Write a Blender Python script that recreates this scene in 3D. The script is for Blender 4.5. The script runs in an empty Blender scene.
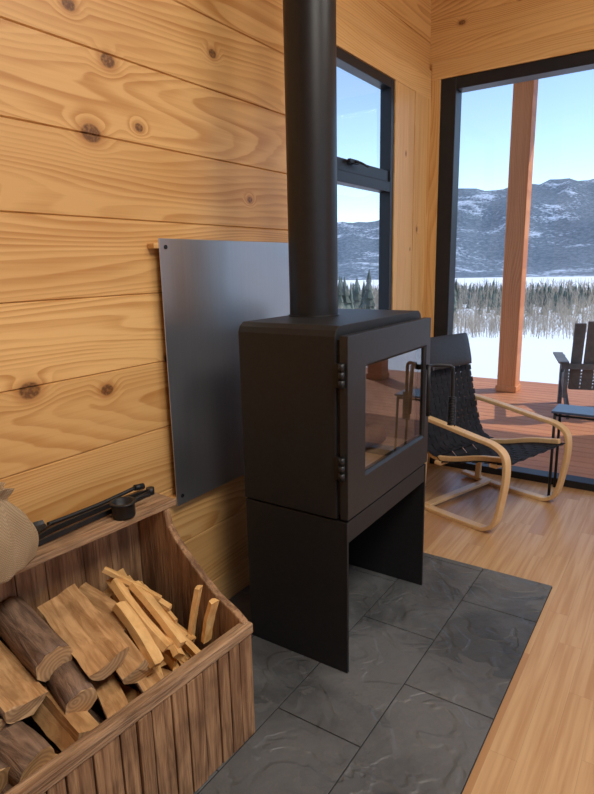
import bpy, bmesh, math, random
import numpy as np
from mathutils import Vector, Matrix, noise
random.seed(7); np.random.seed(7)
S=bpy.context.scene
C=S.collection
# ------------------------------------------------------------------ node helpers
class NT:
    def __init__(s,name):
        s.m=bpy.data.materials.new(name); s.m.use_nodes=True
        s.t=s.m.node_tree; s.n=s.t.nodes; s.l=s.t.links
        s.b=s.n['Principled BSDF']; s.out=s.n['Material Output']
    def new(s,k,**kw):
        n=s.n.new(k)
        for a,v in kw.items(): setattr(n,a,v)
        return n
    def put(s,sock,v):
        if v is None: return
        if hasattr(v,'is_output'): s.l.new(v,sock)
        else: sock.default_value=v
    def M(s,op,a,b=None,c=None,clamp=False):
        n=s.new('ShaderNodeMath',operation=op,use_clamp=clamp)
        s.put(n.inputs[0],a); s.put(n.inputs[1],b); s.put(n.inputs[2],c)
        return n.outputs[0]
    def V(s,x=0.,y=0.,z=0.):
        n=s.new('ShaderNodeCombineXYZ')
        for i,v in enumerate((x,y,z)): s.put(n.inputs[i],v)
        return n.outputs[0]
    def obj(s): return s.new('ShaderNodeTexCoord').outputs['Object']
    def uv(s): return s.new('ShaderNodeTexCoord').outputs['UV']
    def sep(s,v):
        n=s.new('ShaderNodeSeparateXYZ'); s.l.new(v,n.inputs[0]); return n.outputs
    def noise(s,v,sc=1.,det=3.,rough=.5,dist=0.,dim='3D'):
        n=s.new('ShaderNodeTexNoise',noise_dimensions=dim); s.put(n.inputs['Vector'],v)
        n.inputs['Scale'].default_value=sc; n.inputs['Detail'].default_value=det
        n.inputs['Roughness'].default_value=rough; n.inputs['Distortion'].default_value=dist
        return n.outputs['Fac']
    def white(s,v):
        n=s.new('ShaderNodeTexWhiteNoise',noise_dimensions='1D'); s.put(n.inputs['W'],v); return n.outputs['Value']
    def mr(s,v,a,b,c=0.,d=1.,smooth=True):
        n=s.new('ShaderNodeMapRange'); n.interpolation_type='SMOOTHSTEP' if smooth else 'LINEAR'
        s.put(n.inputs[0],v)
        for i,x in enumerate((a,b,c,d)): s.put(n.inputs[1+i],x)
        return n.outputs[0]
    def mix(s,f,a,b,blend='MIX'):
        n=s.new('ShaderNodeMix',data_type='RGBA',blend_type=blend)
        s.put(n.inputs[0],f)
        for i,v in ((6,a),(7,b)):
            if hasattr(v,'is_output'): s.l.new(v,n.inputs[i])
            else: n.inputs[i].default_value=(*v,1.)
        return n.outputs[2]
    def bump(s,h,st=.3,d=.01):
        n=s.new('ShaderNodeBump'); n.inputs['Strength'].default_value=st; n.inputs['Distance'].default_value=d
        s.l.new(h,n.inputs['Height']); s.l.new(n.outputs[0],s.b.inputs['Normal'])
    def fin(s,col=None,rough=.5,metal=0.,spec=None):
        if col is not None:
            if hasattr(col,'is_output'): s.l.new(col,s.b.inputs['Base Color'])
            else: s.b.inputs['Base Color'].default_value=(*col,1.)
        s.put(s.b.inputs['Roughness'],rough); s.b.inputs['Metallic'].default_value=metal
        if spec is not None: s.b.inputs['Specular IOR Level'].default_value=spec
        return s.m
def pine(name,along,across,w,off,light,dark,knots=(),vor=True,rough=.45,knotcol=(.10,.035,.01),contrast=.62,groove=False,shift=0.):
    t=NT(name); o=t.sep(t.obj()); al=o['XYZ'.index(along)]; ac=o['XYZ'.index(across)]
    if shift: al=t.M('ADD',al,shift)
    idf=t.M('FLOOR',t.M('DIVIDE',t.M('SUBTRACT',ac,off),w)); rnd=t.white(idf)
    rnd2=t.white(t.M('ADD',idf,57.3))
    defl=None; core=None; halo=None
    for (ka,kc,kr) in knots:
        da=t.M('MULTIPLY',t.M('SUBTRACT',al,ka),.75/kr); dc=t.M('MULTIPLY',t.M('SUBTRACT',ac,kc),1./kr)
        d=t.M('SQRT',t.M('ADD',t.M('MULTIPLY',da,da),t.M('MULTIPLY',dc,dc)))
        e=t.mr(d,0.,3.,1.,0.); c=t.mr(d,.7,1.,1.,0.); h=t.mr(d,.9,1.8,1.,0.)
        defl=e if defl is None else t.M('MAXIMUM',defl,e)
        core=c if core is None else t.M('MAXIMUM',core,c)
        halo=h if halo is None else t.M('MAXIMUM',halo,h)
    if vor:
        vn=t.new('ShaderNodeTexVoronoi',voronoi_dimensions='2D'); vn.inputs['Scale'].default_value=1.
        t.l.new(t.V(t.M('MULTIPLY',al,1.9),t.M('MULTIPLY',ac,3.1)),vn.inputs['Vector'])
        cs=t.sep(vn.outputs['Color'])[0]
        on=t.M('LESS_THAN',cs,.42)
        d=t.M('DIVIDE',vn.outputs['Distance'],t.M('ADD',.022,t.M('MULTIPLY',cs,.07)))
        e=t.M('MULTIPLY',t.mr(d,0.,3.,1.,0.),on); c=t.M('MULTIPLY',t.mr(d,.7,1.,1.,0.),on); h=t.M('MULTIPLY',t.mr(d,.9,1.8,1.,0.),on)
        defl=e if defl is None else t.M('MAXIMUM',defl,e)
        core=c if core is None else t.M('MAXIMUM',core,c)
        halo=h if halo is None else t.M('MAXIMUM',halo,h)
    p=t.V(t.M('ADD',t.M('MULTIPLY',al,.42),t.M('MULTIPLY',rnd,31.)),t.M('MULTIPLY',ac,3.0),t.M('MULTIPLY',rnd2,17.))
    n1=t.noise(p,1.,1.2,.45)
    wob=t.noise(t.V(t.M('MULTIPLY',al,2.2),t.M('MULTIPLY',ac,14.),rnd),1.,2.,.5)
    val=t.M('ADD',t.M('MULTIPLY',n1,30.),t.M('MULTIPLY',ac,44.)); val=t.M('ADD',val,t.M('MULTIPLY',wob,1.1))
    if defl is not None: val=t.M('ADD',val,t.M('MULTIPLY',defl,2.4))
    ring=t.M('FRACT',val)
    amp=t.white(t.M('FLOOR',val))
    ringd=t.M('MULTIPLY',t.M('MULTIPLY',t.mr(ring,0.1,.9),t.mr(ring,.88,1.,1.,0.)),t.M('ADD',.45,t.M('MULTIPLY',amp,.75)))
    fib=t.noise(t.V(t.M('MULTIPLY',al,3.),t.M('MULTIPLY',ac,170.),rnd),1.,2.,.6)
    streak=t.noise(t.V(t.M('MULTIPLY',al,.9),t.M('MULTIPLY',ac,26.),t.M('MULTIPLY',rnd,5.)),1.,3.,.6)
    blot=t.noise(t.V(t.M('MULTIPLY',al,1.1),t.M('MULTIPLY',ac,5.),t.M('MULTIPLY',rnd,9.)),1.,3.,.5)
    f=t.M('ADD',t.M('MULTIPLY',ringd,contrast),t.M('MULTIPLY',t.M('SUBTRACT',fib,.5),.4))
    f=t.M('ADD',f,t.M('MULTIPLY',t.M('SUBTRACT',blot,.5),1.1)); f=t.M('ADD',f,t.M('MULTIPLY',t.M('SUBTRACT',streak,.45),1.0),clamp=True)
    col=t.mix(f,light,dark)
    col=t.mix(t.M('MULTIPLY',rnd,.34),col,tuple(x*.80 for x in dark))
    if halo is not None:
        col=t.mix(t.M('MULTIPLY',halo,.5),col,tuple(a*b for a,b in zip(dark,(.75,.62,.5))))
        kn=t.noise(t.V(t.M('MULTIPLY',al,90.),t.M('MULTIPLY',ac,90.),0.),1.,2.)
        col=t.mix(t.M('MULTIPLY',core,t.mr(kn,.3,.6,.5,.9)),col,knotcol)
    if groove:
        fr=t.M('FRACT',t.M('DIVIDE',t.M('SUBTRACT',ac,off),w))
        g=t.M('MAXIMUM',t.mr(fr,0.,.03,1.,0.),t.mr(fr,.97,1.,0.,1.))
        col=t.mix(t.M('MULTIPLY',g,.7),col,tuple(x*.25 for x in dark))
    t.bump(t.M('ADD',fib,t.M('MULTIPLY',ringd,.6)),.12,.002)
    return t.fin(col,rough)
def plain(name,col,rough=.5,metal=0.,nz=0.,sc=20.,bump=0.,spec=None):
    t=NT(name); n=t.noise(t.obj(),sc,4.)
    c=t.mix(t.mr(n,.3,.7),tuple(x*(1-nz) for x in col),tuple(min(1,x*(1+nz)) for x in col))
    if bump: t.bump(n,bump,.004)
    return t.fin(c,rough,metal,spec)
# ------------------------------------------------------------------ mesh helpers
def bbox(bm,x0,x1,y0,y1,z0,z1,mi=0):
    vs=[bm.verts.new((x,y,z)) for x in (x0,x1) for y in (y0,y1) for z in (z0,z1)]
    for f in ((0,1,3,2),(4,6,7,5),(0,4,5,1),(2,3,7,6),(0,2,6,4),(1,5,7,3)):
        bm.faces.new([vs[i] for i in f]).material_index=mi
    return vs
def quadx(bm,x,y0,y1,z0,z1): bm.faces.new([bm.verts.new(p) for p in ((x,y0,z0),(x,y1,z0),(x,y1,z1),(x,y0,z1))])
def quady(bm,y,x0,x1,z0,z1): bm.faces.new([bm.verts.new(p) for p in ((x0,y,z0),(x1,y,z0),(x1,y,z1),(x0,y,z1))])
def poly_ext(bm,pts,f3,thick,mi=0):
    A=[bm.verts.new(f3(a,b,0.)) for a,b in pts]; B=[bm.verts.new(f3(a,b,thick)) for a,b in pts]
    bm.faces.new(A).material_index=mi; bm.faces.new(B[::-1]).material_index=mi
    n=len(pts)
    for i in range(n): bm.faces.new((A[i],B[i],B[(i+1)%n],A[(i+1)%n])).material_index=mi
def cyl(bm,p0,p1,r0,r1=None,n=20,mi=0,cap=True):
    if r1 is None: r1=r0
    p0=Vector(p0);p1=Vector(p1);d=(p1-p0).normalized()
    u=d.orthogonal().normalized(); w=d.cross(u)
    A=[];B=[]
    for i in range(n):
        a=2*math.pi*i/n; q=u*math.cos(a)+w*math.sin(a)
        A.append(bm.verts.new(p0+q*r0)); B.append(bm.verts.new(p1+q*r1))
    for i in range(n):
        f=bm.faces.new((A[i],A[(i+1)%n],B[(i+1)%n],B[i])); f.material_index=mi; f.smooth=True
    if cap:
        bm.faces.new(A[::-1]).material_index=mi; bm.faces.new(B).material_index=mi
def tube(bm,pts,r,n=10,mi=0):
    pts=[Vector(p) for p in pts]; rings=[]
    up=None
    for i,p in enumerate(pts):
        d=(pts[min(i+1,len(pts)-1)]-pts[max(i-1,0)]).normalized()
        if up is None: up=d.orthogonal().normalized()
        up=(up-d*up.dot(d)).normalized(); w=d.cross(up)
        rr=r[i] if isinstance(r,(list,tuple)) else r
        rings.append([bm.verts.new(p+(up*math.cos(2*math.pi*k/n)+w*math.sin(2*math.pi*k/n))*rr) for k in range(n)])
    for a,b in zip(rings,rings[1:]):
        for k in range(n):
            f=bm.faces.new((a[k],a[(k+1)%n],b[(k+1)%n],b[k])); f.smooth=True; f.material_index=mi
    bm.faces.new(rings[0][::-1]).material_index=mi; bm.faces.new(rings[-1]).material_index=mi
def catmull(P,k=8):
    P=[Vector(p) for p in P]; P=[P[0]*2-P[1]]+P+[P[-1]*2-P[-2]]; out=[]
    for i in range(1,len(P)-2):
        for j in range(k):
            t=j/k; a,b,c,d=P[i-1:i+3]
            out.append(.5*((2*b)+(c-a)*t+(2*a-5*b+4*c-d)*t*t+(3*b-a-3*c+d)*t**3))
    out.append(P[-2]); return out
def sweep(bm,pts,bi,w,th,mi=0):
    bi=Vector(bi).normalized(); R=[]
    for i,p in enumerate(pts):
        d=(pts[min(i+1,len(pts)-1)]-pts[max(i-1,0)]).normalized(); nn=d.cross(bi).normalized()
        R.append([bm.verts.new(p+bi*(a*w/2)+nn*(b*th/2)) for a,b in ((-1,-1),(1,-1),(1,1),(-1,1))])
    for A,B in zip(R,R[1:]):
        for k in range(4):
            f=bm.faces.new((A[k],A[(k+1)%4],B[(k+1)%4],B[k])); f.material_index=mi
    bm.faces.new(R[0][::-1]).material_index=mi; bm.faces.new(R[-1]).material_index=mi
def mk(name,bm,mats,parent=None,bevel=0.,mat=None):
    bmesh.ops.recalc_face_normals(bm,faces=bm.faces)
    me=bpy.data.meshes.new(name); bm.to_mesh(me); bm.free()
    for m in mats: me.materials.append(m)
    o=bpy.data.objects.new(name,me); C.objects.link(o)
    if parent: o.parent=parent
    if mat is not None: o.matrix_world=mat
    if bevel:
        b=o.modifiers.new('bevel','BEVEL'); b.width=bevel; b.segments=2; b.limit_method='ANGLE'; b.angle_limit=math.radians(40)
    return o
def empty(name,mat=None):
    e=bpy.data.objects.new(name,None); C.objects.link(e); e.empty_display_size=.1
    if mat is not None: e.matrix_world=mat
    return e
NB=bmesh.new
# ------------------------------------------------------------------ materials
PL=(.77,.465,.175); PD=(.47,.205,.048)
knots=[(1.39,2.15,.024),(1.30,1.92,.032),(1.26,2.27,.020),(.99,1.15,.030),(1.56,1.17,.016),(1.27,1.10,.022),(1.50,1.97,.016),(2.1,1.78,.014),(1.9,2.3,.018),(2.05,.83,.022)]
m_wall=pine('pine_wall_boards','Y','Z',.2525,.15,PL,PD,knots,vor=False)
m_wall_vor=pine('pine_boards_y','Y','Z',.2525,.15,PL,PD)
m_wallx=pine('pine_boards_x','X','Z',.2525,.02,PL,PD)
m_ceil=pine('pine_ceiling','Y','X',.2,0,PL,PD)
TL,TD=(.75,.47,.19),(.55,.27,.075)
m_trimzY=pine('pine_trim_vertical_y','Z','Y',.145,.11,TL,TD,vor=True)
m_trimzX=pine('pine_trim_vertical_x','Z','X',.3,-.1,TL,TD,vor=False)
m_trimy=pine('pine_trim_y','Y','Z',.2,.1,TL,TD,vor=False)
m_trimx=pine('pine_trim_x','X','Z',.2,.1,TL,TD,vor=False)
m_black=plain('black_aluminium_frame',(.012,.013,.016),.4,.0,.1,spec=.35)
m_stove=plain('black_stove_steel',(.0135,.0138,.0145),.5,.0,.12,60,.06,spec=.32)
m_stove2=plain('black_stove_door',(.016,.0165,.0175),.42,.0,.12,60,.04,spec=.4)
m_pipe=plain('stove_pipe_paint',(.0135,.0135,.014),.4,.0,.12,30,spec=.35)
m_chrome=plain('brushed_steel',(.55,.55,.56),.3,1.,.05)
m_iron=plain('cast_iron',(.015,.016,.018),.45,.2,.2,50,.1,spec=.4)
t=NT('blued_steel_sheet'); n=t.noise(t.obj(),2.5,3.); oo=t.sep(t.obj())
n2=t.noise(t.V(t.M('MULTIPLY',oo[1],60.),t.M('MULTIPLY',oo[2],1.5)),1.,3.)
m_sheet=t.fin(t.mix(t.M('MULTIPLY',t.M('ADD',n,n2),.5),(.42,.435,.445),(.56,.575,.585)),t.mr(n,.3,.7,.34,.42),.96)
# slate
t=NT('slate_tile'); n=t.noise(t.obj(),1.8,6.,.6,.8); n2=t.noise(t.obj(),16.,5.,.65); n3=t.noise(t.obj(),4.5,2.,.5,1.5)
vv=t.new('ShaderNodeTexVoronoi'); vv.inputs['Scale'].default_value=2.3
nn_=t.new('ShaderNodeVectorMath',operation='ADD'); t.l.new(t.obj(),nn_.inputs[0])
t.l.new(t.V(t.M('MULTIPLY',n,1.6),t.M('MULTIPLY',n3,.5),n),nn_.inputs[1]); t.l.new(nn_.outputs[0],vv.inputs['Vector'])
cell=t.sep(vv.outputs['Color'])[0]
c=t.mix(t.mr(n,.34,.66),(.036,.041,.045),(.125,.130,.132)); c=t.mix(t.M('MULTIPLY',n2,.45),c,(.028,.031,.034))
c=t.mix(t.M('MULTIPLY',cell,.38),c,(.17,.166,.157))
t.bump(t.M('ADD',t.M('ADD',t.M('MULTIPLY',t.mr(n3,.42,.52),.6),t.M('MULTIPLY',cell,1.)),t.M('MULTIPLY',n2,.8)),.85,.007)
m_slate=t.fin(c,t.mr(n2,.3,.7,.36,.58),spec=.4)
m_grout=plain('grout',(.02,.02,.02),.9)
# floor
t=NT('oak_strip_floor'); o=t.sep(t.obj()); W=.083
col_=t.M('FLOOR',t.M('DIVIDE',o[0],W)); r1=t.white(col_)
yy=t.M('ADD',o[1],t.M('MULTIPLY',r1,3.)); seg=t.M('FLOOR',t.M('DIVIDE',yy,.9)); r2=t.white(t.M('ADD',t.M('MULTIPLY',col_,7.13),seg))
g=t.noise(t.V(t.M('MULTIPLY',o[0],40.),t.M('MULTIPLY',o[1],1.6),t.M('MULTIPLY',r2,30.)),1.,3.,.55,.4)
fb=t.noise(t.V(t.M('MULTIPLY',o[0],220.),t.M('MULTIPLY',o[1],5.),r2),1.,2.)
c=t.mix(t.mr(g,.3,.75),(.57,.37,.19),(.43,.24,.105)); c=t.mix(t.mr(r2,.35,1.,0.,.75),c,(.36,.18,.075)); c=t.mix(t.M('MULTIPLY',fb,.25),c,(.30,.15,.06))
fx=t.M('FRACT',t.M('DIVIDE',o[0],W)); fy=t.M('FRACT',t.M('DIVIDE',yy,.9))
gap=t.M('MAXIMUM',t.mr(fx,0.,.022,1.,0.),t.mr(fy,0.,.0025,1.,0.))
c=t.mix(t.M('MULTIPLY',gap,.5),c,(.14,.07,.03))
m_floor=t.fin(c,t.mr(g,.3,.7,.30,.42),spec=.45)
def oldwood(name,al,l,d):
    t=NT(name); o=t.sep(t.obj()); i='XYZ'.index(al); s=[26.,26.,26.]; s[i]=2.2
    v=t.V(*[t.M('MULTIPLY',o[k],s[k]) for k in range(3)]); n=t.noise(v,1.,4.,.62,1.2)
    s2=[150.]*3; s2[i]=8.; n2=t.noise(t.V(*[t.M('MULTIPLY',o[k],s2[k]) for k in range(3)]),1.,3.)
    bl=t.noise(t.obj(),7.,3.)
    c=t.mix(t.mr(n,.32,.68),l,d); c=t.mix(t.mr(n2,.5,.75,0.,.6),c,tuple(x*.35 for x in d)); c=t.mix(t.mr(bl,.45,.75,0.,.6),c,tuple(x*.5 for x in d))
    t.bump(t.M('ADD',n,n2),.8,.006); return t.fin(c,.75)
m_boxz=oldwood('old_box_wood_vertical','Z',(.42,.24,.115),(.17,.08,.034))
m_boxy=oldwood('old_box_wood_length','Y',(.44,.275,.15),(.21,.115,.055))
def logwood(name,l,d,bark=False):
    t=NT(name); u=t.sep(t.uv()); 
    n=t.noise(t.V(t.M('MULTIPLY',u[0],3.),t.M('MULTIPLY',u[1],38. if not bark else 22.)),1.,4.,.6,.8)
    n2=t.noise(t.obj(),14.,3.)
    c=t.mix(t.mr(n,.3,.7),l,d); c=t.mix(t.mr(n2,.45,.75,0.,.5),c,tuple(x*.55 for x in d))
    t.bump(n,.9 if bark else .5,.010 if bark else .005); return t.fin(c,.75)
m_split=logwood('split_log_wood',(.58,.34,.145),(.34,.165,.055))
m_bark=logwood('log_bark',(.27,.165,.10),(.10,.055,.032),True)
m_kind=logwood('kindling_wood',(.80,.50,.20),(.60,.32,.10))
t=NT('log_end_grain'); u=t.uv()
wv=t.new('ShaderNodeTexWave',wave_type='RINGS',rings_direction='Z'); wv.inputs['Scale'].default_value=26.; wv.inputs['Distortion'].default_value=2.5
t.l.new(u,wv.inputs['Vector']); nz=t.noise(t.obj(),30.,3.)
m_end=t.fin(t.mix(t.M('MULTIPLY',t.M('ADD',wv.outputs['Fac'],nz),.5),(.64,.42,.21),(.32,.17,.07)),.8)
m_birch=pine('birch_bentwood','Z','X',.5,0,(.72,.50,.26),(.60,.36,.16),vor=False,contrast=.3,rough=.35)
m_web=plain('black_webbing',(.010,.010,.012),.75,0.,.2,300,.3,spec=.3)
m_pad=plain('black_leather_pad',(.014,.014,.016),.5,0.,.2,60,.2)
t=NT('burlap'); o=t.sep(t.obj())
w1=t.M('SINE',t.M('MULTIPLY',t.M('ADD',o[1],o[0]),900.)); w2=t.M('SINE',t.M('MULTIPLY',o[2],900.)); wv_=t.M('MULTIPLY',w1,w2)
nn=t.noise(t.obj(),12.,3.); c=t.mix(nn,(.52,.38,.23),(.36,.25,.13)); c=t.mix(t.mr(wv_,-.5,.5,.0,.45),c,(.17,.11,.06)); t.bump(wv_,.7,.002)
m_burlap=t.fin(c,.9)
def glass(name,ior,tint):
    t=NT(name)
    tr=t.new('ShaderNodeBsdfTransparent'); gl=t.new('ShaderNodeBsdfGlossy'); gl.inputs['Roughness'].default_value=0.0
    tr.inputs[0].default_value=(*tint,1)
    geo=t.new('ShaderNodeNewGeometry'); dt=t.new('ShaderNodeVectorMath',operation='DOT_PRODUCT'); t.l.new(geo.outputs['Normal'],dt.inputs[0]); t.l.new(geo.outputs['Incoming'],dt.inputs[1])
    cs=t.M('ABSOLUTE',dt.outputs['Value']); r0=((ior-1)/(ior+1))**2
    f=t.M('ADD',r0,t.M('MULTIPLY',1-r0,t.M('POWER',t.M('SUBTRACT',1.,cs),5.)),clamp=True)
    mx=t.new('ShaderNodeMixShader'); t.l.new(f,mx.inputs[0]); t.l.new(tr.outputs[0],mx.inputs[1]); t.l.new(gl.outputs[0],mx.inputs[2]); t.l.new(mx.outputs[0],t.out.inputs[0])
    return t.m
m_glass=glass('window_glass',1.45,(.96,.975,.975))
m_sglass=glass('stove_glass',2.8,(.66,.62,.58))
m_brick=plain('firebrick',(.46,.33,.22),.9,0.,.25,12,.3)
m_deck=pine('stained_deck_boards','X','Y',.14,0,(.56,.23,.10),(.42,.14,.055),vor=False,rough=.6,groove=True)
m_post=pine('stained_cedar_post','Z','X',1.,-5.,(.62,.24,.085),(.45,.14,.04),vor=False,rough=.6)
m_out=plain('grey_painted_wood',(.10,.105,.11),.6,0.,.15)
m_outw=plain('cabin_siding',(.25,.16,.09),.7,0.,.2)
m_tabletop=plain('slate_blue_tabletop',(.05,.08,.14),.3,0.,.1)

# ------------------------------------------------------------------ room shell
YF=4.12; XR=4.6; YB=-3.0; ZC=3.7
WY0,WY1,WZ0,WZ1=2.66,3.54,.95,2.57
bm=NB(); z=.15-.2525
while z<ZC:
    a,b=max(z,0.),min(z+.2525,ZC)
    segs=[(YB,YF)]
    if a<WZ1 and b>WZ0:
        if a<WZ0: bbox(bm,-.03,0,WY0,WY1,a,WZ0)
        if b>WZ1: bbox(bm,-.03,0,WY0,WY1,WZ1,b)
        segs=[(YB,WY0),(WY1,YF)]
    for s0,s1 in segs:
        g=.0036
        pts=[(-.03,a),(-g*1.5,a+.0005),(0.,a+g),(0.,b-g),(-g*1.5,b-.0005),(-.03,b)]
        poly_ext(bm,pts,lambda p,q,tt,s0=s0,s1=s1:(p,s0+tt,q),s1-s0)
    z+=.2525
mk('wall_left',bm,[m_wall])
bm=NB()
for a in ((YB,WY0,0,ZC),(WY1,YF+.2,0,ZC),(WY0,WY1,0,WZ0),(WY0,WY1,WZ1,ZC)): bbox(bm,-.075,-.031,a[0],a[1],a[2],a[3])
mk('wall_left_exterior',bm,[m_outw])
DX0,DX1,DZ=.085,2.95,2.69
bm=NB()
z=.02-.2525
while z<ZC:
    a,b=max(z,0.),min(z+.2525,ZC); g=.004
    def brd(x0,x1,a,b):
        if b-a<.01 or x1-x0<.01: return
        pts=[(YF+.03,a),(YF+g,a),(YF,a+g),(YF,b-g),(YF+g,b),(YF+.03,b)]
        poly_ext(bm,pts,lambda p,q,tt:(x0+tt,p,q),x1-x0)
    if a>=DZ: brd(0,XR,a,b)
    elif b<=DZ: brd(0,DX0,a,b); brd(DX1,XR,a,b)
    else: brd(0,DX0,a,DZ); brd(DX1,XR,a,DZ); brd(0,XR,DZ,b)
    z+=.2525
bbox(bm,0,DX0,YF+.031,YF+.2,0,ZC,1); bbox(bm,DX1,XR,YF+.031,YF+.2,0,ZC,1); bbox(bm,DX0,DX1,YF+.031,YF+.2,DZ,ZC,1)
mk('wall_far',bm,[m_wallx,m_outw])
bm=NB(); bbox(bm,0,XR,YB-.1,YB,0,ZC); mk('wall_back',bm,[m_wallx])
bm=NB()
bbox(bm,XR,XR+.12,YB,YF,0,.35); bbox(bm,XR,XR+.12,YB,YF,2.9,ZC)
for a,b in ((YB,-2.6),(-.1,.2),(2.7,YF)): bbox(bm,XR,XR+.12,a,b,.35,2.9)
mk('wall_right',bm,[m_wall_vor])
for k,(a,b) in enumerate(((-2.6,-.1),(.2,2.7))):  # unseen right-wall windows, added to let sky light into the room
    e=empty('window_%d'%(k+2)); bm=NB(); w=.06
    bbox(bm,XR+.02,XR+.1,a,a+w,.35,2.9);bbox(bm,XR+.02,XR+.1,b-w,b,.35,2.9);bbox(bm,XR+.02,XR+.1,a+w,b-w,.35,.41);bbox(bm,XR+.02,XR+.1,a+w,b-w,2.84,2.9)
    mk('frame',bm,[m_black],e,.004)
    bm=NB(); quadx(bm,XR+.055,a+w,b-w,.41,2.84); mk('pane',bm,[m_glass],e)
bm=NB(); bbox(bm,-.2,XR+.12,YB-.1,YF+.2,-.12,0.); mk('floor',bm,[m_floor])
bm=NB(); bbox(bm,-.2,XR+.12,YB-.1,YF+.2,ZC,ZC+.08); mk('ceiling',bm,[m_ceil])
bm=NB(); bbox(bm,-.7,XR+4.0,YB-.5,8.25,ZC+.09,ZC+.2); mk('roof',bm,[m_outw])  # house and porch roof; unseen right overhang added to keep direct sun out
bm=NB(); bbox(bm,.0,.022,WY0-.12,YF,WZ1,2.75); mk('trim_1',bm,[m_trimy],None,.002)
bm=NB(); bbox(bm,.0,.020,WY1,3.835,0,WZ1); bbox(bm,0,.024,3.838,YF,0,WZ1); mk('trim_2',bm,[m_trimzY],None,.002)
bm=NB(); bbox(bm,.024,DX0,YF-.02,YF,0,DZ); mk('trim_3',bm,[m_trimzX],None,.002)
bm=NB(); bbox(bm,.024,XR,YF-.022,YF,DZ,2.80); mk('trim_4',bm,[m_trimx],None,.002)
bm=NB(); bbox(bm,.0,.02,WY0-.12,WY1,WZ0-.12,WZ0);bbox(bm,.0,.02,WY0-.10,WY0,WZ0,WZ1); mk('trim_5',bm,[m_trimy],None,.002)
# window left
e=empty('window_1'); bm=NB(); fx0,fx1=-.06,.012; w=.05
bbox(bm,fx0,fx1,WY0,WY0+w,WZ0,WZ1);bbox(bm,fx0,fx1,WY1-w,WY1,WZ0,WZ1)
bbox(bm,fx0,fx1,WY0+w,WY1-w,WZ0,WZ0+w);bbox(bm,fx0,fx1,WY0+w,WY1-w,WZ1-w,WZ1);bbox(bm,fx0,fx1,WY0+w,WY1-w,1.93,1.99)
bbox(bm,fx0,fx1-.01,WY0+w,WY1-w,1.99,2.055)
mk('frame',bm,[m_black],e,.003)
bm=NB(); quadx(bm,-.035,WY0+w,WY1-w,2.055,WZ1-w); quadx(bm,-.035,WY0+w,WY1-w,WZ0+w,1.93); mk('panes',bm,[m_glass],e)
bm=NB(); bbox(bm,.012,.03,2.95,3.05,2.035,2.055); tube(bm,[(.03,3.0,2.045),(.05,3.03,2.04),(.05,3.12,2.03)],.006); mk('latch',bm,[m_iron],e)
# patio door
e=empty('door_1'); bm=NB(); y0,y1=YF-.01,YF+.11
bbox(bm,DX0,DX0+.105,y0,y1,0,DZ);bbox(bm,DX1-.1,DX1,y0,y1,0,DZ);bbox(bm,DX0+.105,DX1-.1,y0,y1,DZ-.075,DZ);bbox(bm,DX0+.105,DX1-.1,y0,y1,0,.05)
bbox(bm,2.10,2.19,y0+.03,y1,.05,DZ-.075)
mk('frame',bm,[m_black],e,.003)
bm=NB(); quady(bm,YF+.06,DX0+.105,2.10,.05,DZ-.075);quady(bm,YF+.06,2.19,DX1-.1,.05,DZ-.075); mk('panes',bm,[m_glass],e)
# hearth
bm=NB(); bbox(bm,.0,1.225,.2,2.72,.0005,.008,1)
xs=[0,.265,.585,.905,1.225]; offs=[1.40,1.73,1.40,1.74]
for i in range(4):
    ys=[.2]+[offs[i]+.64*k for k in range(-3,4) if .3<offs[i]+.64*k<2.70]+[2.72]
    for a,b in zip(ys,ys[1:]):
        bbox(bm,xs[i]+.002,xs[i+1]-.002,a+.002,b-.002,.008,.0125,0)
mk('slate_hearth',bm,[m_slate,m_grout],None,.0015)

# ------------------------------------------------------------------ wood stove
HZ=.0125
XB,XF,Y0,Y1,ZS,ZT=.254,.71,1.673,2.418,.619,1.268
st=empty('wood_stove')
bm=NB(); th=.012
bbox(bm,XB,XF-.004,Y0+.004,Y0+.004+th,HZ,ZS-.004);bbox(bm,XB,XF-.004,Y1-.004-th,Y1-.004,HZ,ZS-.004)
bbox(bm,XB,XB+th,Y0+.004+th,Y1-.004-th,HZ,ZS-.004)
bbox(bm,XB+th,XF-.006,Y0+.004+th,Y1-.004-th,ZS-.085,ZS-.004)
bbox(bm,XB+.01,XF-.02,Y0+.02,Y1-.02,ZS-.004,ZS+.003)
mk('base',bm,[m_stove],st,.002)
bm=NB(); ch=.030; zt=ZT+.034; xb1=XF-.045
out=[(Y0,ZS+.003),(Y1,ZS+.003),(Y1,ZT),(Y1-ch*.3,ZT+.020),(Y1-ch,zt),(Y0+ch,zt),(Y0+ch*.3,ZT+.020),(Y0,ZT)]
inn=[(Y0+.10,ZS+.11),(Y1-.050,ZS+.11),(Y1-.050,ZT-.06),(Y1-.055,ZT-.04),(Y1-.075,ZT-.03),(Y0+.12,ZT-.03),(Y0+.10,ZT-.04),(Y0+.10,ZT-.06)]
A=[bm.verts.new((XB,a,b)) for a,b in out]; B=[bm.verts.new((xb1,a,b)) for a,b in out]; I=[bm.verts.new((xb1,a,b)) for a,b in inn]; J=[bm.verts.new((XB+.06,a,b)) for a,b in inn]
bm.faces.new(A)
for i in range(8):
    j=(i+1)%8
    bm.faces.new((A[i],B[i],B[j],A[j])); bm.faces.new((B[i],I[i],I[j],B[j])); bm.faces.new((I[i],J[i],J[j],I[j])).material_index=1
bm.faces.new(J).material_index=1
mk('body',bm,[m_stove,m_brick],st,.003)
bm=NB(); bbox(bm,xb1,xb1+.012,Y0+.012,Y0+.06,ZS+.02,ZT-.01);bbox(bm,xb1,xb1+.012,Y1-.04,Y1-.01,ZS+.02,ZT-.01)
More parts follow.
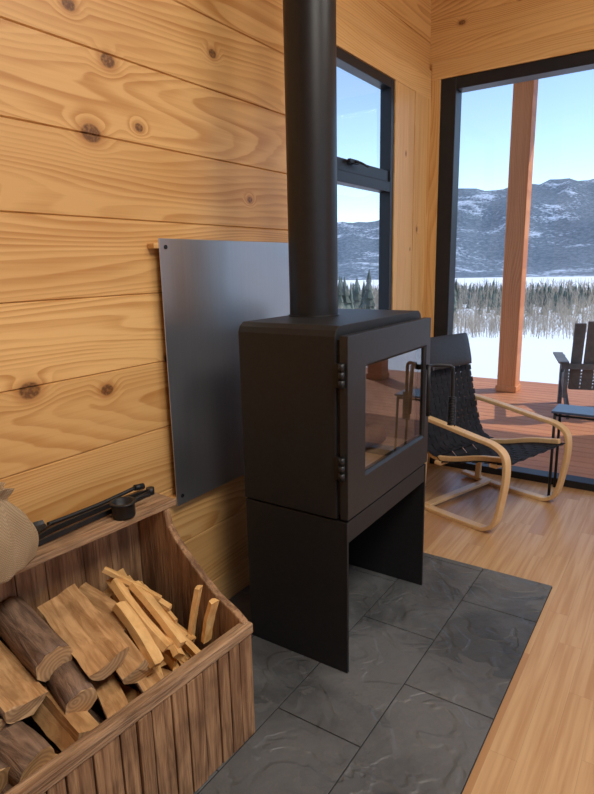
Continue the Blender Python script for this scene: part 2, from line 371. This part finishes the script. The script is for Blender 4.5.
bbox(bm,xb1,xb1+.012,Y0+.06,Y1-.04,ZT-.06,ZT-.01);bbox(bm,xb1,xb1+.012,Y0+.06,Y1-.04,ZS+.02,ZS+.08)
mk('door_seal',bm,[m_iron],st)
gy0,gy1,gz0,gz1=1.815,2.362,.762,1.150
bm=NB(); dx0,dx1=xb1+.014,XF
D=[(Y0+.003,ZS+.006),(Y1-.003,ZS+.006),(Y1-.003,ZT+.004),(Y0+.003,ZT+.004)]; G=[(gy0,gz0),(gy1,gz0),(gy1,gz1),(gy0,gz1)]
def ring(x,L): return [bm.verts.new((x,a,b)) for a,b in L]
G2=[(gy0-.010,gz0-.010),(gy1+.010,gz0-.010),(gy1+.010,gz1+.010),(gy0-.010,gz1+.010)]
a0,a1,a2,a3=ring(dx0,D),ring(dx1,D),ring(dx1,G2),ring(dx1-.008,G); a4=ring(dx0,G)
for P,Q in ((a0,a1),(a1,a2),(a2,a3),(a3,a4),(a4,a0)):
    for i in range(4): bm.faces.new((P[i],P[(i+1)%4],Q[(i+1)%4],Q[i]))
mk('door',bm,[m_stove2],st,.002)
bm=NB(); quadx(bm,dx1-.012,gy0-.0005,gy1+.0005,gz0,gz1); mk('door_glass',bm,[m_sglass],st)
bm=NB()
for zz in (.775,1.10):
    for k in range(3): cyl(bm,(XF-.018,Y0-.008,zz+k*.028),(XF-.018,Y0-.008,zz+k*.028+.026),.011)
    bbox(bm,XF-.045,XF-.018,Y0-.006,Y0,zz,zz+.082)
mk('hinges',bm,[m_iron],st)
bm=NB()
hy=2.385
cyl(bm,(XF,hy,1.06),(XF+.03,hy,1.06),.012)
tube(bm,catmull([(XF+.02,hy-.05,1.075),(XF+.03,hy,1.072),(XF+.06,hy+.04,1.068),(XF+.088,hy+.06,1.06),(XF+.094,hy+.062,1.02),(XF+.094,hy+.062,.80)],8),.0075)
tube(bm,[(XF+.025,hy-.045,1.075),(XF+.027,hy-.05,1.0),(XF+.03,hy-.055,.86)],.008)
pts=[]
for i in range(18*14): 
    a=2*math.pi*i/14; pts.append((XF+.094+.015*math.cos(a),hy+.062+.015*math.sin(a),.80+.13*i/(18*14)))
tube(bm,pts,.0034,6)
mk('handle',bm,[m_iron],st)
bm=NB()
tube(bm,catmull([(.42,1.90,.80),(.43,2.05,.79),(.42,2.25,.80)],5),[.05]*11,10); tube(bm,catmull([(.55,1.88,.785),(.53,2.05,.79),(.56,2.22,.785)],5),[.045]*11,10)
mk('fire_logs',bm,[m_bark],st)
PX,PY=.354,2.04
bm=NB(); cyl(bm,(PX,PY,zt+.0),(PX,PY,ZC-.002),.0975,n=64,cap=False); cyl(bm,(PX,PY,zt),(PX,PY,zt+.004),.103,n=64)
cyl(bm,(PX,PY,2.95),(PX,PY,3.05),.101,n=64,cap=True); cyl(bm,(PX,PY,ZC-.02),(PX,PY,ZC-.002),.17,n=48)
mk('stove_pipe',bm,[m_pipe],st)
# heat shield
e=empty('steel_heat_shield')
bm=NB(); bbox(bm,.034,.037,1.52,2.56,.59,1.605); mk('sheet',bm,[m_sheet],e,.001)
bm=NB(); bbox(bm,.001,.034,1.497,2.58,1.570,1.588);bbox(bm,.001,.034,1.505,2.58,.61,.627); mk('battens',bm,[m_trimy],e,.002)
bm=NB()
for a in (1.55,2.53):
    for b in (.625,1.575): cyl(bm,(.037,a,b),(.0395,a,b),.008,n=12)
mk('screws',bm,[m_iron],e)

# ------------------------------------------------------------------ firewood box
BM=Matrix.Translation((.585,1.275,HZ))@Matrix.Rotation(math.radians(-3.),4,'Z')
bx=empty('firewood_box',BM)
L=.92; D_=.505
prof=[(-D_,0),(0,0),(0,.385),(-.012,.405),(-.05,.430),(-.12,.460),(-.19,.51),(-.25,.56),(-.30,.605),(-.335,.65),(-.345,.70),(-D_,.70)]
def mkb(name,bm,mats,bev=.003):
    o=mk(name,bm,mats,bx,bev); o.matrix_parent_inverse=Matrix(); o.matrix_local=Matrix(); return o
bm=NB()
for yy in (-.026,-L): poly_ext(bm,prof,lambda a,b,tt,yy=yy:(a,yy+tt,b),.026)
mkb('end_panels',bm,[m_boxz],.005)
bm=NB(); y=-.001
while y>-L:
    w=random.uniform(.045,.085); j=random.uniform(-.003,.003)
    bbox(bm,-.018+j*.5,.004+j,max(y-w,-L),y-.005,.0,.365+random.uniform(-.004,.004)); y-=w
mkb('front_slats',bm,[m_boxz])
bm=NB(); bbox(bm,-.030,.008,-L,-.0,.366,.402); bbox(bm,-.028,-.019,-L+.026,-.027,.02,.365); mkb('front_rail',bm,[m_boxy],.008)
bm=NB(); bbox(bm,-.519,-.345,-L-.01,.03,.701,.724); mkb('shelf',bm,[m_boxy],.004)
bm=NB(); y=-.027
while y>-L+.026:
    w=random.uniform(.09,.13); bbox(bm,-.505,-.487,max(y-w,-L+.027),y-.002,.0,.70); y-=w
mkb('back_panel',bm,[m_boxz]); bm=NB(); bbox(bm,-.486,-.03,-L+.027,-.028,.0,.015); mkb('bottom',bm,[m_boxy])

# firewood
bm=NB(); UV=bm.loops.layers.uv.new('UVMap')
def log(c,d,L,R,kind='wedge',ang=1.3,roll=0.,mi=(0,1,2),sq=1.):
    c=Vector(c); d=Vector(d).normalized(); up=Vector((0,0,1)); u=d.cross(up).normalized(); w=u.cross(d)
    cr,sr=math.cos(roll),math.sin(roll); u,w=u*cr+w*sr,-u*sr+w*cr
    jr=.07
    if kind=='round': P=[(math.cos(2*math.pi*i/18)*R,math.sin(2*math.pi*i/18)*R) for i in range(18)]; fm=[mi[1]]*18; jr=.03
    elif kind=='half':
        P=[(-.6*R,-.15*R),(0,-.05*R),(.55*R,-.2*R)]+[(R*math.cos(math.pi*i/9),R*math.sin(math.pi*i/9)*.95-.15*R) for i in range(10)]
        fm=[mi[0]]*3+[mi[1]]*9+[mi[0]]; jr=.03
    elif kind=='wedge':
        n=6; P=[(random.uniform(-.1,.1)*R,-.55*R)]; P.append((-.5*R*math.sin(ang/2),-.55*R+.75*R*math.cos(ang/2)))
        P+= [(1.5*R*math.sin(-ang/2+ang*i/n),-.55*R+1.5*R*math.cos(-ang/2+ang*i/n)) for i in range(n+1)]
        fm=[mi[0],mi[0]]+[mi[1]]*n+[mi[0]]; jr=.04
    else:
        P=[(-R,-R*sq),(0,-R*sq*random.uniform(.8,1.1)),(R*random.uniform(.7,1.1),-R*sq),(R,R*sq*random.uniform(.5,1.1)),(R*.1,R*sq),(-R*random.uniform(.7,1.),R*sq)]; fm=[mi[0]]*6
    n=len(P); jit=[(random.uniform(-jr,jr)*R,random.uniform(-jr,jr)*R) for _ in P]; k=8; rings=[]; off=random.random()*20
    bow=random.uniform(-.008,.008); tap=random.uniform(-.08,.08); j2=jr*.6
    for s in range(k+1):
        q=c+d*(L*(s/k-.5))+w*(bow*math.sin(math.pi*s/k)); sc=1+random.uniform(-.02,.02)+tap*(s/k-.5)
        e_=.004 if s in (0,k) else .0
        rings.append([bm.verts.new(q+d*random.uniform(-e_,e_)+u*((P[i][0]+jit[i][0])*sc+random.uniform(-j2,j2)*R)+w*((P[i][1]+jit[i][1])*sc+random.uniform(-j2,j2)*R)) for i in range(n)])
    for s in range(k):
        for i in range(n):
            j=(i+1)%n; f=bm.faces.new((rings[s][i],rings[s][j],rings[s+1][j],rings[s+1][i])); f.material_index=fm[i]; f.smooth=(fm[i]==mi[1] and mi[1]==1)
            for lp,(a,b) in zip(f.loops,((s,i),(s,i+1),(s+1,i+1),(s+1,i))): lp[UV].uv=(off+a/k*L*3,off+b*R*.7)
    for rg in (rings[0],rings[-1]):
        f=bm.faces.new(rg); f.material_index=mi[2]
        for lp,(a,b) in zip(f.loops,P): lp[UV].uv=(a+.3*R,b+R*.4)
for zz in (.09,.18,.26):
    for yy in np.arange(.47,1.19,.115):
        log((.31+random.uniform(-.02,.02),yy,zz),(1,random.uniform(-.12,.12),random.uniform(-.05,.05)),.34,.05,random.choice(['wedge','round','wedge']),1.3,random.uniform(0,6))
PI=math.pi
T=[((.315,.775,.478),(.9,-.08,-.22),.25,.052,'round',0,0),
   ((.420,.868,.462),(.88,-.12,-.30),.29,.058,'half',0,PI-.35),
   ((.345,.668,.440),(.9,-.02,-.25),.26,.062,'half',1.5,PI+.25),
   ((.405,.780,.392),(.9,-.2,-.22),.24,.044,'round',1.7,3.0),
   ((.445,.950,.400),(.9,-.15,-.25),.28,.050,'wedge',1.7,PI+.4),
   ((.465,.735,.350),(.9,-.1,-.15),.26,.050,'wedge',1.5,PI-.3),
   ((.430,.630,.325),(.85,.1,-.15),.26,.054,'round',0,1.),
   ((.330,.570,.410),(.9,.1,-.22),.24,.058,'half',1.4,.3),
   ((.400,.540,.330),(.9,.1,-.2),.26,.050,'round',1.4,2.5),
   ((.490,.850,.330),(.9,-.3,-.15),.22,.042,'wedge',1.5,PI+.8),
   ((.475,.970,.335),(.9,-.25,-.2),.24,.040,'half',0,PI+.2),
   ((.500,.690,.290),(.8,.4,-.1),.22,.036,'wedge',1.3,2.2),
   ((.500,1.05,.300),(.8,.3,-.1),.22,.036,'half',1.3,PI),
   ((.330,1.00,.455),(.9,.05,-.22),.22,.046,'half',1.3,PI-.5),
   ((.290,.955,.47),(.9,.15,-.15),.16,.040,'wedge',1.6,PI+.2),
   ((.510,.79,.275),(.3,.9,-.05),.24,.030,'sq',0,.6),
   ((.500,.60,.270),(.3,.9,-.05),.20,.034,'wedge',1.4,.6)]
for E,d,l,r,k,an,ro in T:
    d=Vector(d).normalized(); log(Vector(E)-d*l/2,d,l,r,k,an,ro)
random.seed(21)
K=(3,3,3)
for i in range(34):
    x=.34+random.uniform(-.12,.10)
    c=(x,1.10+random.uniform(-.07,.06),.42+random.uniform(-.05,.05)-(x-.30)*.55)
    log(c,(.80+random.uniform(-.15,.15),random.uniform(-.40,.22),-.40+random.uniform(-.2,.2)),random.uniform(.15,.24),random.uniform(.009,.021),random.choice(['sq','sq','wedge']),1.2,random.random()*3,K,random.uniform(.5,1.))
for c,d,l,r in (((.425,1.19,.43),(.15,.12,1.),.20,.013),((.485,1.195,.43),(.25,.05,1.),.15,.015),((.33,1.06,.475),(.78,-.02,-.5),.27,.019),((.36,1.10,.465),(.75,-.05,-.45),.25,.018),((.25,1.10,.53),(.6,.3,-.35),.20,.014),((.37,1.01,.45),(.8,-.12,-.5),.22,.022)):
    log(c,d,l,r,'sq',0,.4,K,.6)
mk('firewood_pile',bm,[m_split,m_bark,m_end,m_kind],None,.0)

# fireplace tools on shelf
SZ=HZ+.724
e=empty('fireplace_tongs')
bm=NB()
for s in (-1,1):
    P=[(.135+s*.006,1.31,SZ+.010),(.135+s*.018,1.2,SZ+.012),(.14+s*.022,.95,SZ+.014),(.15+s*.012,.86,SZ+.012)]
    sweep(bm,catmull(P,8),(0,0,1),.016,.006)
cyl(bm,(.135,1.305,SZ+.002),(.135,1.305,SZ+.024),.014)
mk('arms',bm,[m_iron],e)
e=empty('hearth_shovel'); bm=NB()
tube(bm,catmull([(.085,1.29,SZ+.022),(.078,1.15,SZ+.012),(.075,1.02,SZ+.012),(.075,.95,SZ+.014)],6),.007)
tube(bm,[(.085,1.28,SZ+.022),(.087,1.295,SZ+.02),(.089,1.315,SZ+.018)],.011)
mk('rod',bm,[m_iron],e)
bm=NB(); n=10
R_=[]
for i in range(n+1):
    t_=i/n; y=.95-.12*t_; ww=.022+.018*min(1,t_*2.2)-.01*max(0,t_-.8)*5*.5
    R_.append([bm.verts.new((.072+a*ww,y,SZ+.004+.016*abs(a)**2+.004*(1-t_))) for a in (-1,-.6,-.2,.2,.6,1)])
for A,B in zip(R_,R_[1:]):
    for k in range(5): bm.faces.new((A[k],A[k+1],B[k+1],B[k]))
o=mk('blade',bm,[m_iron],e); o.modifiers.new('s','SOLIDIFY').thickness=.002
e=empty('iron_match_cup'); bm=NB(); cx,cy=.205,1.13; prof_=[(.0,.002),(.034,.002),(.036,.008),(.036,.046),(.041,.048),(.041,.052),(.031,.052),(.031,.008),(.0,.008)]
n=32; rr=[[bm.verts.new((cx+r*math.cos(2*math.pi*i/n),cy+r*math.sin(2*math.pi*i/n),SZ+z)) for i in range(n)] for r,z in prof_[1:-1]]
for A,B in zip(rr,rr[1:]):
    for i in range(n): bm.faces.new((A[i],A[(i+1)%n],B[(i+1)%n],B[i])).smooth=True
bm.faces.new(rr[0]); bm.faces.new(rr[-1])
tube(bm,catmull([(cx-.0,cy+.035,SZ+.040),(cx+.0,cy+.07,SZ+.042),(cx-.0,cy+.11,SZ+.034)],6),.005)
mk('cup',bm,[m_iron],e)
# burlap sack
bm=NB(); NAa=96; prz=[(0,.0),(.085,.0),(.098,.02),(.103,.06),(.100,.10),(.090,.135),(.074,.165),(.060,.185),(.052,.20),(.060,.215),(.066,.228),(.056,.222),(.040,.205),(.0,.19)]
prs=catmull([(a,b,0) for a,b in prz],4); R_=[]
for q in prs[1:-1]:
    rg=[]
    for i in range(NAa):
        a=2*math.pi*i/NAa; h=q.y/.2
        f=1+(.06+.06*h)*math.sin(5*a+2.2*h+1.)+(.03+.05*h)*math.sin(11*a-3*h)+.12*noise.noise(Vector((math.cos(a)*1.3,math.sin(a)*1.3,h*1.6)))
        rg.append(bm.verts.new((.175+q.x*f*math.cos(a)*1.0+.02*h,.69+q.x*f*math.sin(a)*1.25,SZ+.001+max(0,q.y*(1+.10*noise.noise(Vector((math.cos(a),math.sin(a),2.))))))))
    R_.append(rg)
for A,B in zip(R_,R_[1:]):
    for i in range(NAa): bm.faces.new((A[i],A[(i+1)%NAa],B[(i+1)%NAa],B[i])).smooth=True
bm.faces.new(R_[0]); bm.faces.new(R_[-1])
mk('burlap_sack',bm,[m_burlap])

# ------------------------------------------------------------------ armchair
ac=empty('bentwood_armchair')
N1=Vector((.81,3.15,0)); F=Vector((.95,-.31,0)).normalized(); Wd=Vector((.31,.95,0)).normalized(); Z=Vector((0,0,1)); CW=.66
def P3(s,w,z): return N1+F*s+Wd*w+Z*z
bm=NB()
loop=[(-.66,.03),(-.40,.012),(-.10,.012),(-.02,.022),(.035,.075),(.068,.22),(.085,.37),(.07,.47),(.0,.517),(-.12,.535),(-.40,.575),(-.62,.60)]
for w in (0,CW): sweep(bm,[p for p in catmull([P3(s,w,z) for s,z in loop],7)],Wd,.055,.024)
seat=[(.06,.43),(-.12,.40),(-.30,.35),(-.43,.33),(-.50,.36),(-.545,.45),(-.59,.62),(-.635,.80),(-.67,.95),(-.685,1.0)]
for w in (.06,CW-.06): sweep(bm,catmull([P3(s,w,z) for s,z in seat],7),Wd,.028,.03)
for s,z in ((-.02,.385),(-.40,.305)): sweep(bm,[P3(s,.028,z),P3(s,CW-.028,z)],F,.05,.022)
sweep(bm,[P3(-.45,.0,.024),P3(-.45,CW,.024)],F,.05,.022)
sweep(bm,[P3(-.58,.0,.575),P3(-.58,CW,.575)],F,.022,.05)
for w in (.03,CW-.03): sweep(bm,[P3(-.52,w,.03),P3(-.50,w,.345)],Wd,.02,.04)
mk('frame',bm,[m_birch],ac,.005)
bm=NB(); base=catmull([P3(s,0,z) for s,z in seat],8)
def nrm(i):
    d=(base[min(i+1,len(base)-1)]-base[max(i-1,0)]).normalized(); n=d.cross(Wd).normalized(); return n if n.z>0 or n.dot(F)>0 else -n
def resample(P,n):
    ds=[0.]
    for a,b in zip(P,P[1:]): ds.append(ds[-1]+(b-a).length)
    out=[]
    for k in range(n):
        q=ds[-1]*k/(n-1); i=max(j for j in range(len(ds)) if ds[j]<=q+1e-9); i=min(i,len(P)-2)
        out.append(P[i].lerp(P[i+1],(q-ds[i])/(ds[i+1]-ds[i])))
    return out
NS=31; base=resample(base,NS)
nL=11; pitch=(CW-.08)/nL
for k in range(nL):
    w=.04+pitch*(k+.5)
    pts=[base[i]+Wd*w+nrm(i)*(.018+.003*(1 if (i+k)%2 else -1)) for i in range(NS)]
    sweep(bm,pts,Wd,pitch*.88,.003)
ln=sum((b-a).length for a,b in zip(base,base[1:]))/(NS-1)
for i in range(NS):
    n_=nrm(i); d=(base[min(i+1,NS-1)]-base[max(i-1,0)]).normalized()
    pts=[base[i]+Wd*(.03 if q==-1 else CW-.03 if q==nL else .04+pitch*(q+.5))+n_*(.018+.003*(-1 if (q+i)%2 else 1)) for q in range(-1,nL+1)]
    sweep(bm,pts,d,ln*.86,.003)
mk('webbing',bm,[m_web],ac)
bm=NB(); bmesh.ops.create_cube(bm,size=1.); bmesh.ops.subdivide_edges(bm,edges=bm.edges,cuts=6,use_grid_fill=True)
dB=(P3(-.685,0,1.0)-P3(-.635,0,.80)).normalized(); nB=dB.cross(Wd).normalized(); nB=nB if nB.dot(F)>0 else -nB
cc=P3(-.655,CW/2,.925)+nB*.045
for v in bm.verts:
    x,y,z=v.co*2; k=(1-abs(x)**4*.35)*(1-abs(y)**4*.35)
    v.co=cc+Wd*(x*.25)+dB*(y*.105)+nB*(z*.033*k)
for f in bm.faces: f.smooth=True
mk('headrest',bm,[m_pad],ac,.01)
# side table
e=empty('side_table'); bm=NB(); x0,x1,y0,y1,zz=.965,1.5,3.86,4.09,.575
bbox(bm,x0,x1,y0,y1,zz-.014,zz); mk('top',bm,[m_tabletop],e,.003)
bm=NB()
for a,b,c_,d_ in ((x0+.02,y0+.02,-.0,-.0),(x1-.02,y0+.02,.02,-.0),(x0+.02,y1-.02,-.0,0),(x1-.02,y1-.02,.02,0)): cyl(bm,(a+c_,b+d_,0),(a,b,zz-.014),.009,n=10)
for a in (y0+.02,y1-.02): cyl(bm,(x0+.02,a,zz-.03),(x1-.02,a,zz-.03),.007,n=8)
cyl(bm,(x0+.02,y0+.02,zz-.03),(x0+.02,y1-.02,zz-.03),.007,n=8);cyl(bm,(x1-.02,y0+.02,zz-.03),(x1-.02,y1-.02,zz-.03),.007,n=8)
mk('legs',bm,[m_iron],e)

# ------------------------------------------------------------------ outside
bm=NB(); y=YF+.2
while y<8.2: bbox(bm,-1.2,XR+3,y+.003,y+.137,-.14,-.10); y+=.14
bbox(bm,-1.2,XR+3,YF+.2,8.2,-.4,-.141)
mk('deck',bm,[m_deck])
for nm,xx in (('porch_post',-.31),('porch_post.001',3.3)):
    bm=NB(); bbox(bm,xx,xx+.225,7.42,7.645,-.10,ZC+.09); bbox(bm,xx-.015,xx+.24,7.405,7.66,-.10,-.02); mk(nm,bm,[m_post],None,.012)
def T4(x,y,a,z=-.1): return Matrix.Translation((x,y,z))@Matrix.Rotation(a,4,'Z')
e=empty('adirondack_chair',T4(.86,6.9,math.radians(195)))
bm=NB()
for i in range(5):
    x=-.24+.12*i; h=1.02-.02*abs(i-2)
    sweep(bm,[Vector((x,.22,.28)),Vector((x,.40,h))],(1,0,0),.105,.02)
for i in range(6): bbox(bm,-.28,.28,-.33+.095*i,-.25+.095*i,.36-.018*i,.378-.018*i)
for s in (-1,1):
    bbox(bm,s*.36-.05,s*.36+.05,-.36,.36,.56,.58); bbox(bm,s*.31-.02,s*.31+.02,-.34,-.25,0.003,.56)
    sweep(bm,[Vector((s*.30,-.33,.345)),Vector((s*.30,.50,.056))],(1,0,0),.03,.10)
    bbox(bm,s*.33-.02,s*.33+.02,.28,.34,.2,.56)
bbox(bm,-.38,.38,.30,.34,.50,.56)
o=mk('boards',bm,[m_out],e,.003); o.matrix_parent_inverse=Matrix(); o.matrix_local=Matrix()

# terrain
def smooth(x): x=np.clip(x,0,1); return x*x*(3-2*x)
NA,NR=480,150
rs=np.concatenate([np.linspace(5,20,8)[:-1],np.geomspace(20,9500,NR-7)]); NR=len(rs)
verts=[]
def fbm(x,y,s,o=5):
    v=0;a=1.
    for k in range(o): v+=a*noise.noise(Vector((x/s,y/s,3.7*k))); a*=.5; s/=2.05
    return v
SHORE=1050.; FAR=2500.
def theight(r,th):
    x,y=r*math.sin(th),r*math.cos(th)
    z=-.60-.03*max(0,min(r,12)-9)-.058*max(0,min(r,SHORE)-12)-.9*smooth((r-12)/40.)
    if r>25 and r<SHORE+100: z+=fbm(x,y,90,3)*min(1,(r-25)/100)*2.0*(1 if r<SHORE-100 else max(0,(SHORE-r)/100.))
    if r>FAR:
        dth=(math.degrees(th)+180)%360-180
        M=500+115*math.tanh((dth+22.5)/2.5)
        M*=1+.10*fbm(th*1500,0,200,3)
        s=(r-FAR)/3000.
        prof=float(smooth(s))*M if s<1 else M*(1-.35*min(1,(s-1)/.9))
        rid=1-abs(fbm(x,y,1700,5))
        z+=prof*(.60+.50*rid)+fbm(x,y,420,5)*60*min(1,s*2)
    return float(z)
for r in rs:
    for i in range(NA):
        th=2*math.pi*i/NA; verts.append((1.6+r*math.sin(th),r*math.cos(th),theight(r,th)))
faces=[(a*NA+i,a*NA+(i+1)%NA,(a+1)*NA+(i+1)%NA,(a+1)*NA+i) for a in range(NR-1) for i in range(NA)]
faces.append(tuple(range(NA)))
me=bpy.data.meshes.new('terrain'); me.from_pydata(verts,[],faces); me.update()
for p in me.polygons: p.use_smooth=True
t=NT('snowy_terrain'); ob=t.obj(); o=t.sep(ob)
r_=t.M('SQRT',t.M('ADD',t.M('MULTIPLY',o[0],o[0]),t.M('MULTIPLY',o[1],o[1])))
far=t.mr(r_,FAR-20.,FAR+60.)
n1=t.noise(ob,.0022,7.,.66,.6); n2=t.noise(ob,.045,4.,.7)
fm=t.mr(t.M('ADD',n1,t.M('MULTIPLY',t.M('SUBTRACT',n2,.5),.45)),.53,.66)
fc=t.mix(t.mr(n2,.35,.65),(.085,.125,.165),(.165,.21,.26))  # mountain base colours made bluish, with distance haze put into them
near=t.mix(t.mr(n2,.2,.8),(.82,.86,.92),(.90,.92,.95))
mt=t.mix(fm,fc,(.52,.59,.70))
c=t.mix(far,near,mt)
m_ter=t.fin(c,.9); me.materials.append(m_ter)
ot=bpy.data.objects.new('snowy_mountain_terrain',me); C.objects.link(ot)
def gz(x,y):
    dx=x-1.6; r=math.hypot(dx,y); return theight(r,math.atan2(dx,y))
random.seed(3)
V=[];Fc=[]
def conifer(x,y,h):
    z0=gz(x,y)-.05; n=7; R=h*random.uniform(.16,.22); L_=6
    for k in range(L_):
        zb=z0+h*(.06+.8*k/L_); zt_=zb+h*(.30-.02*k); r=R*(1-k/L_*.85); b=len(V); a0=random.random()*6
        for i in range(n): 
            rr=r*random.uniform(.75,1.15); V.append((x+rr*math.cos(a0+6.283*i/n),y+rr*math.sin(a0+6.283*i/n),zb-random.uniform(0,.03)*h))
        V.append((x,y,min(zt_,z0+h)))
        for i in range(n): Fc.append((b+i,b+(i+1)%n,b+n))
for i in range(3000):
    th=math.radians(random.uniform(-50,45)); r=math.exp(random.uniform(math.log(90),math.log(1000)))
    if fbm(r*math.sin(th),r*math.cos(th),70,2)<-.05 : continue
    conifer(1.6+r*math.sin(th),r*math.cos(th),min(11,max(2.,r*.030))*random.uniform(.6,1.3))
for i in range(110):
    th=math.radians(random.uniform(-42,-18)); r=random.uniform(60,140); conifer(1.6+r*math.sin(th),r*math.cos(th),random.uniform(3.5,7.5))
me=bpy.data.meshes.new('conifers'); me.from_pydata(V,[],Fc); me.materials.append(plain('conifer_needles',(.09,.115,.09),.8,0.,.5,.5)); C.objects.link(bpy.data.objects.new('conifer_forest',me))
V=[];Fc=[]
def stick(p,q,r):
    b=len(V)
    for c_,rr in ((p,r),(q,r*.4)):
        for i in range(3): V.append((c_[0]+rr*math.cos(2.094*i),c_[1]+rr*math.sin(2.094*i),c_[2]))
    for i in range(3): Fc.append((b+i,b+(i+1)%3,b+3+(i+1)%3,b+3+i))
for i in range(6500):
    th=math.radians(random.uniform(-45,40)); r=math.exp(random.uniform(math.log(30),math.log(260)))
    x,y=1.6+r*math.sin(th),r*math.cos(th); z=gz(x,y)-.02; h=max(.9,r*.034)*random.uniform(.5,1.25); top=(x+random.uniform(-.1,.1)*h,y,z+h)
    stick((x,y,z),top,.014*h)
    for k in range(9):
        f_=random.uniform(.15,.9); a=random.random()*6.28; l=h*.36*(1.1-f_)+.1
        q=(x+(top[0]-x)*f_,y,z+h*f_); stick(q,(q[0]+l*math.cos(a),q[1]+l*math.sin(a),q[2]+l*1.0),.009*h)
me=bpy.data.meshes.new('aspens'); me.from_pydata(V,[],Fc); me.materials.append(plain('bare_branches',(.42,.34,.25),.8,0.,.3,.5)); C.objects.link(bpy.data.objects.new('bare_aspen_grove',me))

# ------------------------------------------------------------------ light
w=bpy.data.worlds.new('World'); S.world=w; w.use_nodes=True; nt=w.node_tree
sky=nt.nodes.new('ShaderNodeTexSky'); sky.sky_type='NISHITA'; sky.sun_disc=False; sky.sun_elevation=math.radians(40); sky.sun_rotation=math.radians(62); sky.altitude=2500; sky.air_density=1.; sky.dust_density=1.2
nt.links.new(sky.outputs[0],nt.nodes['Background'].inputs[0]); nt.nodes['Background'].inputs[1].default_value=.30
sl=bpy.data.lights.new('sun','SUN'); sl.energy=3.8; sl.angle=.01; sl.color=(1,.95,.88)
so=bpy.data.objects.new('sun',sl); C.objects.link(so)
d=Vector((.80*math.cos(.73),.60*math.cos(.73),math.sin(.73))); so.rotation_euler=d.to_track_quat('Z','Y').to_euler()
def fill_panel(name,x,y,sx,sy,p,col=(1,.95,.87)):  # unseen fill light with a dummy fitting, added to brighten the interior
    e=empty(name); bm=NB(); bbox(bm,x-sx/2-.03,x+sx/2+.03,y-sy/2-.03,y+sy/2+.03,ZC-.05,ZC-.001); mk('housing',bm,[m_black],e)
    l=bpy.data.lights.new(name+'_lamp','AREA'); l.shape='RECTANGLE'; l.size=sx; l.size_y=sy; l.energy=p; l.color=col
    o=bpy.data.objects.new('lamp',l); C.objects.link(o); o.parent=e; o.location=(x,y,ZC-.06)
fill_panel('ceiling_light_panel',2.6,.6,1.2,1.2,96)
fill_panel('ceiling_light_panel.001',2.6,2.6,1.0,1.0,54)
# ------------------------------------------------------------------ camera
cam=bpy.data.cameras.new('camera'); co=bpy.data.objects.new('camera',cam); C.objects.link(co)
Mr=np.array([[0.833,0.5529,-0.0209],[0.1038,-0.1932,-0.9756],[-0.5434,0.8106,-0.2184]])
mw=Matrix.Identity(4)
for i in range(3): mw[i][0]=Mr[0][i]; mw[i][1]=-Mr[1][i]; mw[i][2]=-Mr[2][i]
mw[0][3],mw[1][3],mw[2][3]=1.6303,0,1.5
co.matrix_world=mw; cam.sensor_width=36; cam.lens=36*586.94/794; cam.clip_start=.02; cam.clip_end=20000
S.camera=co
S.view_settings.view_transform='Standard'; S.view_settings.look='None'; S.view_settings.exposure=0.
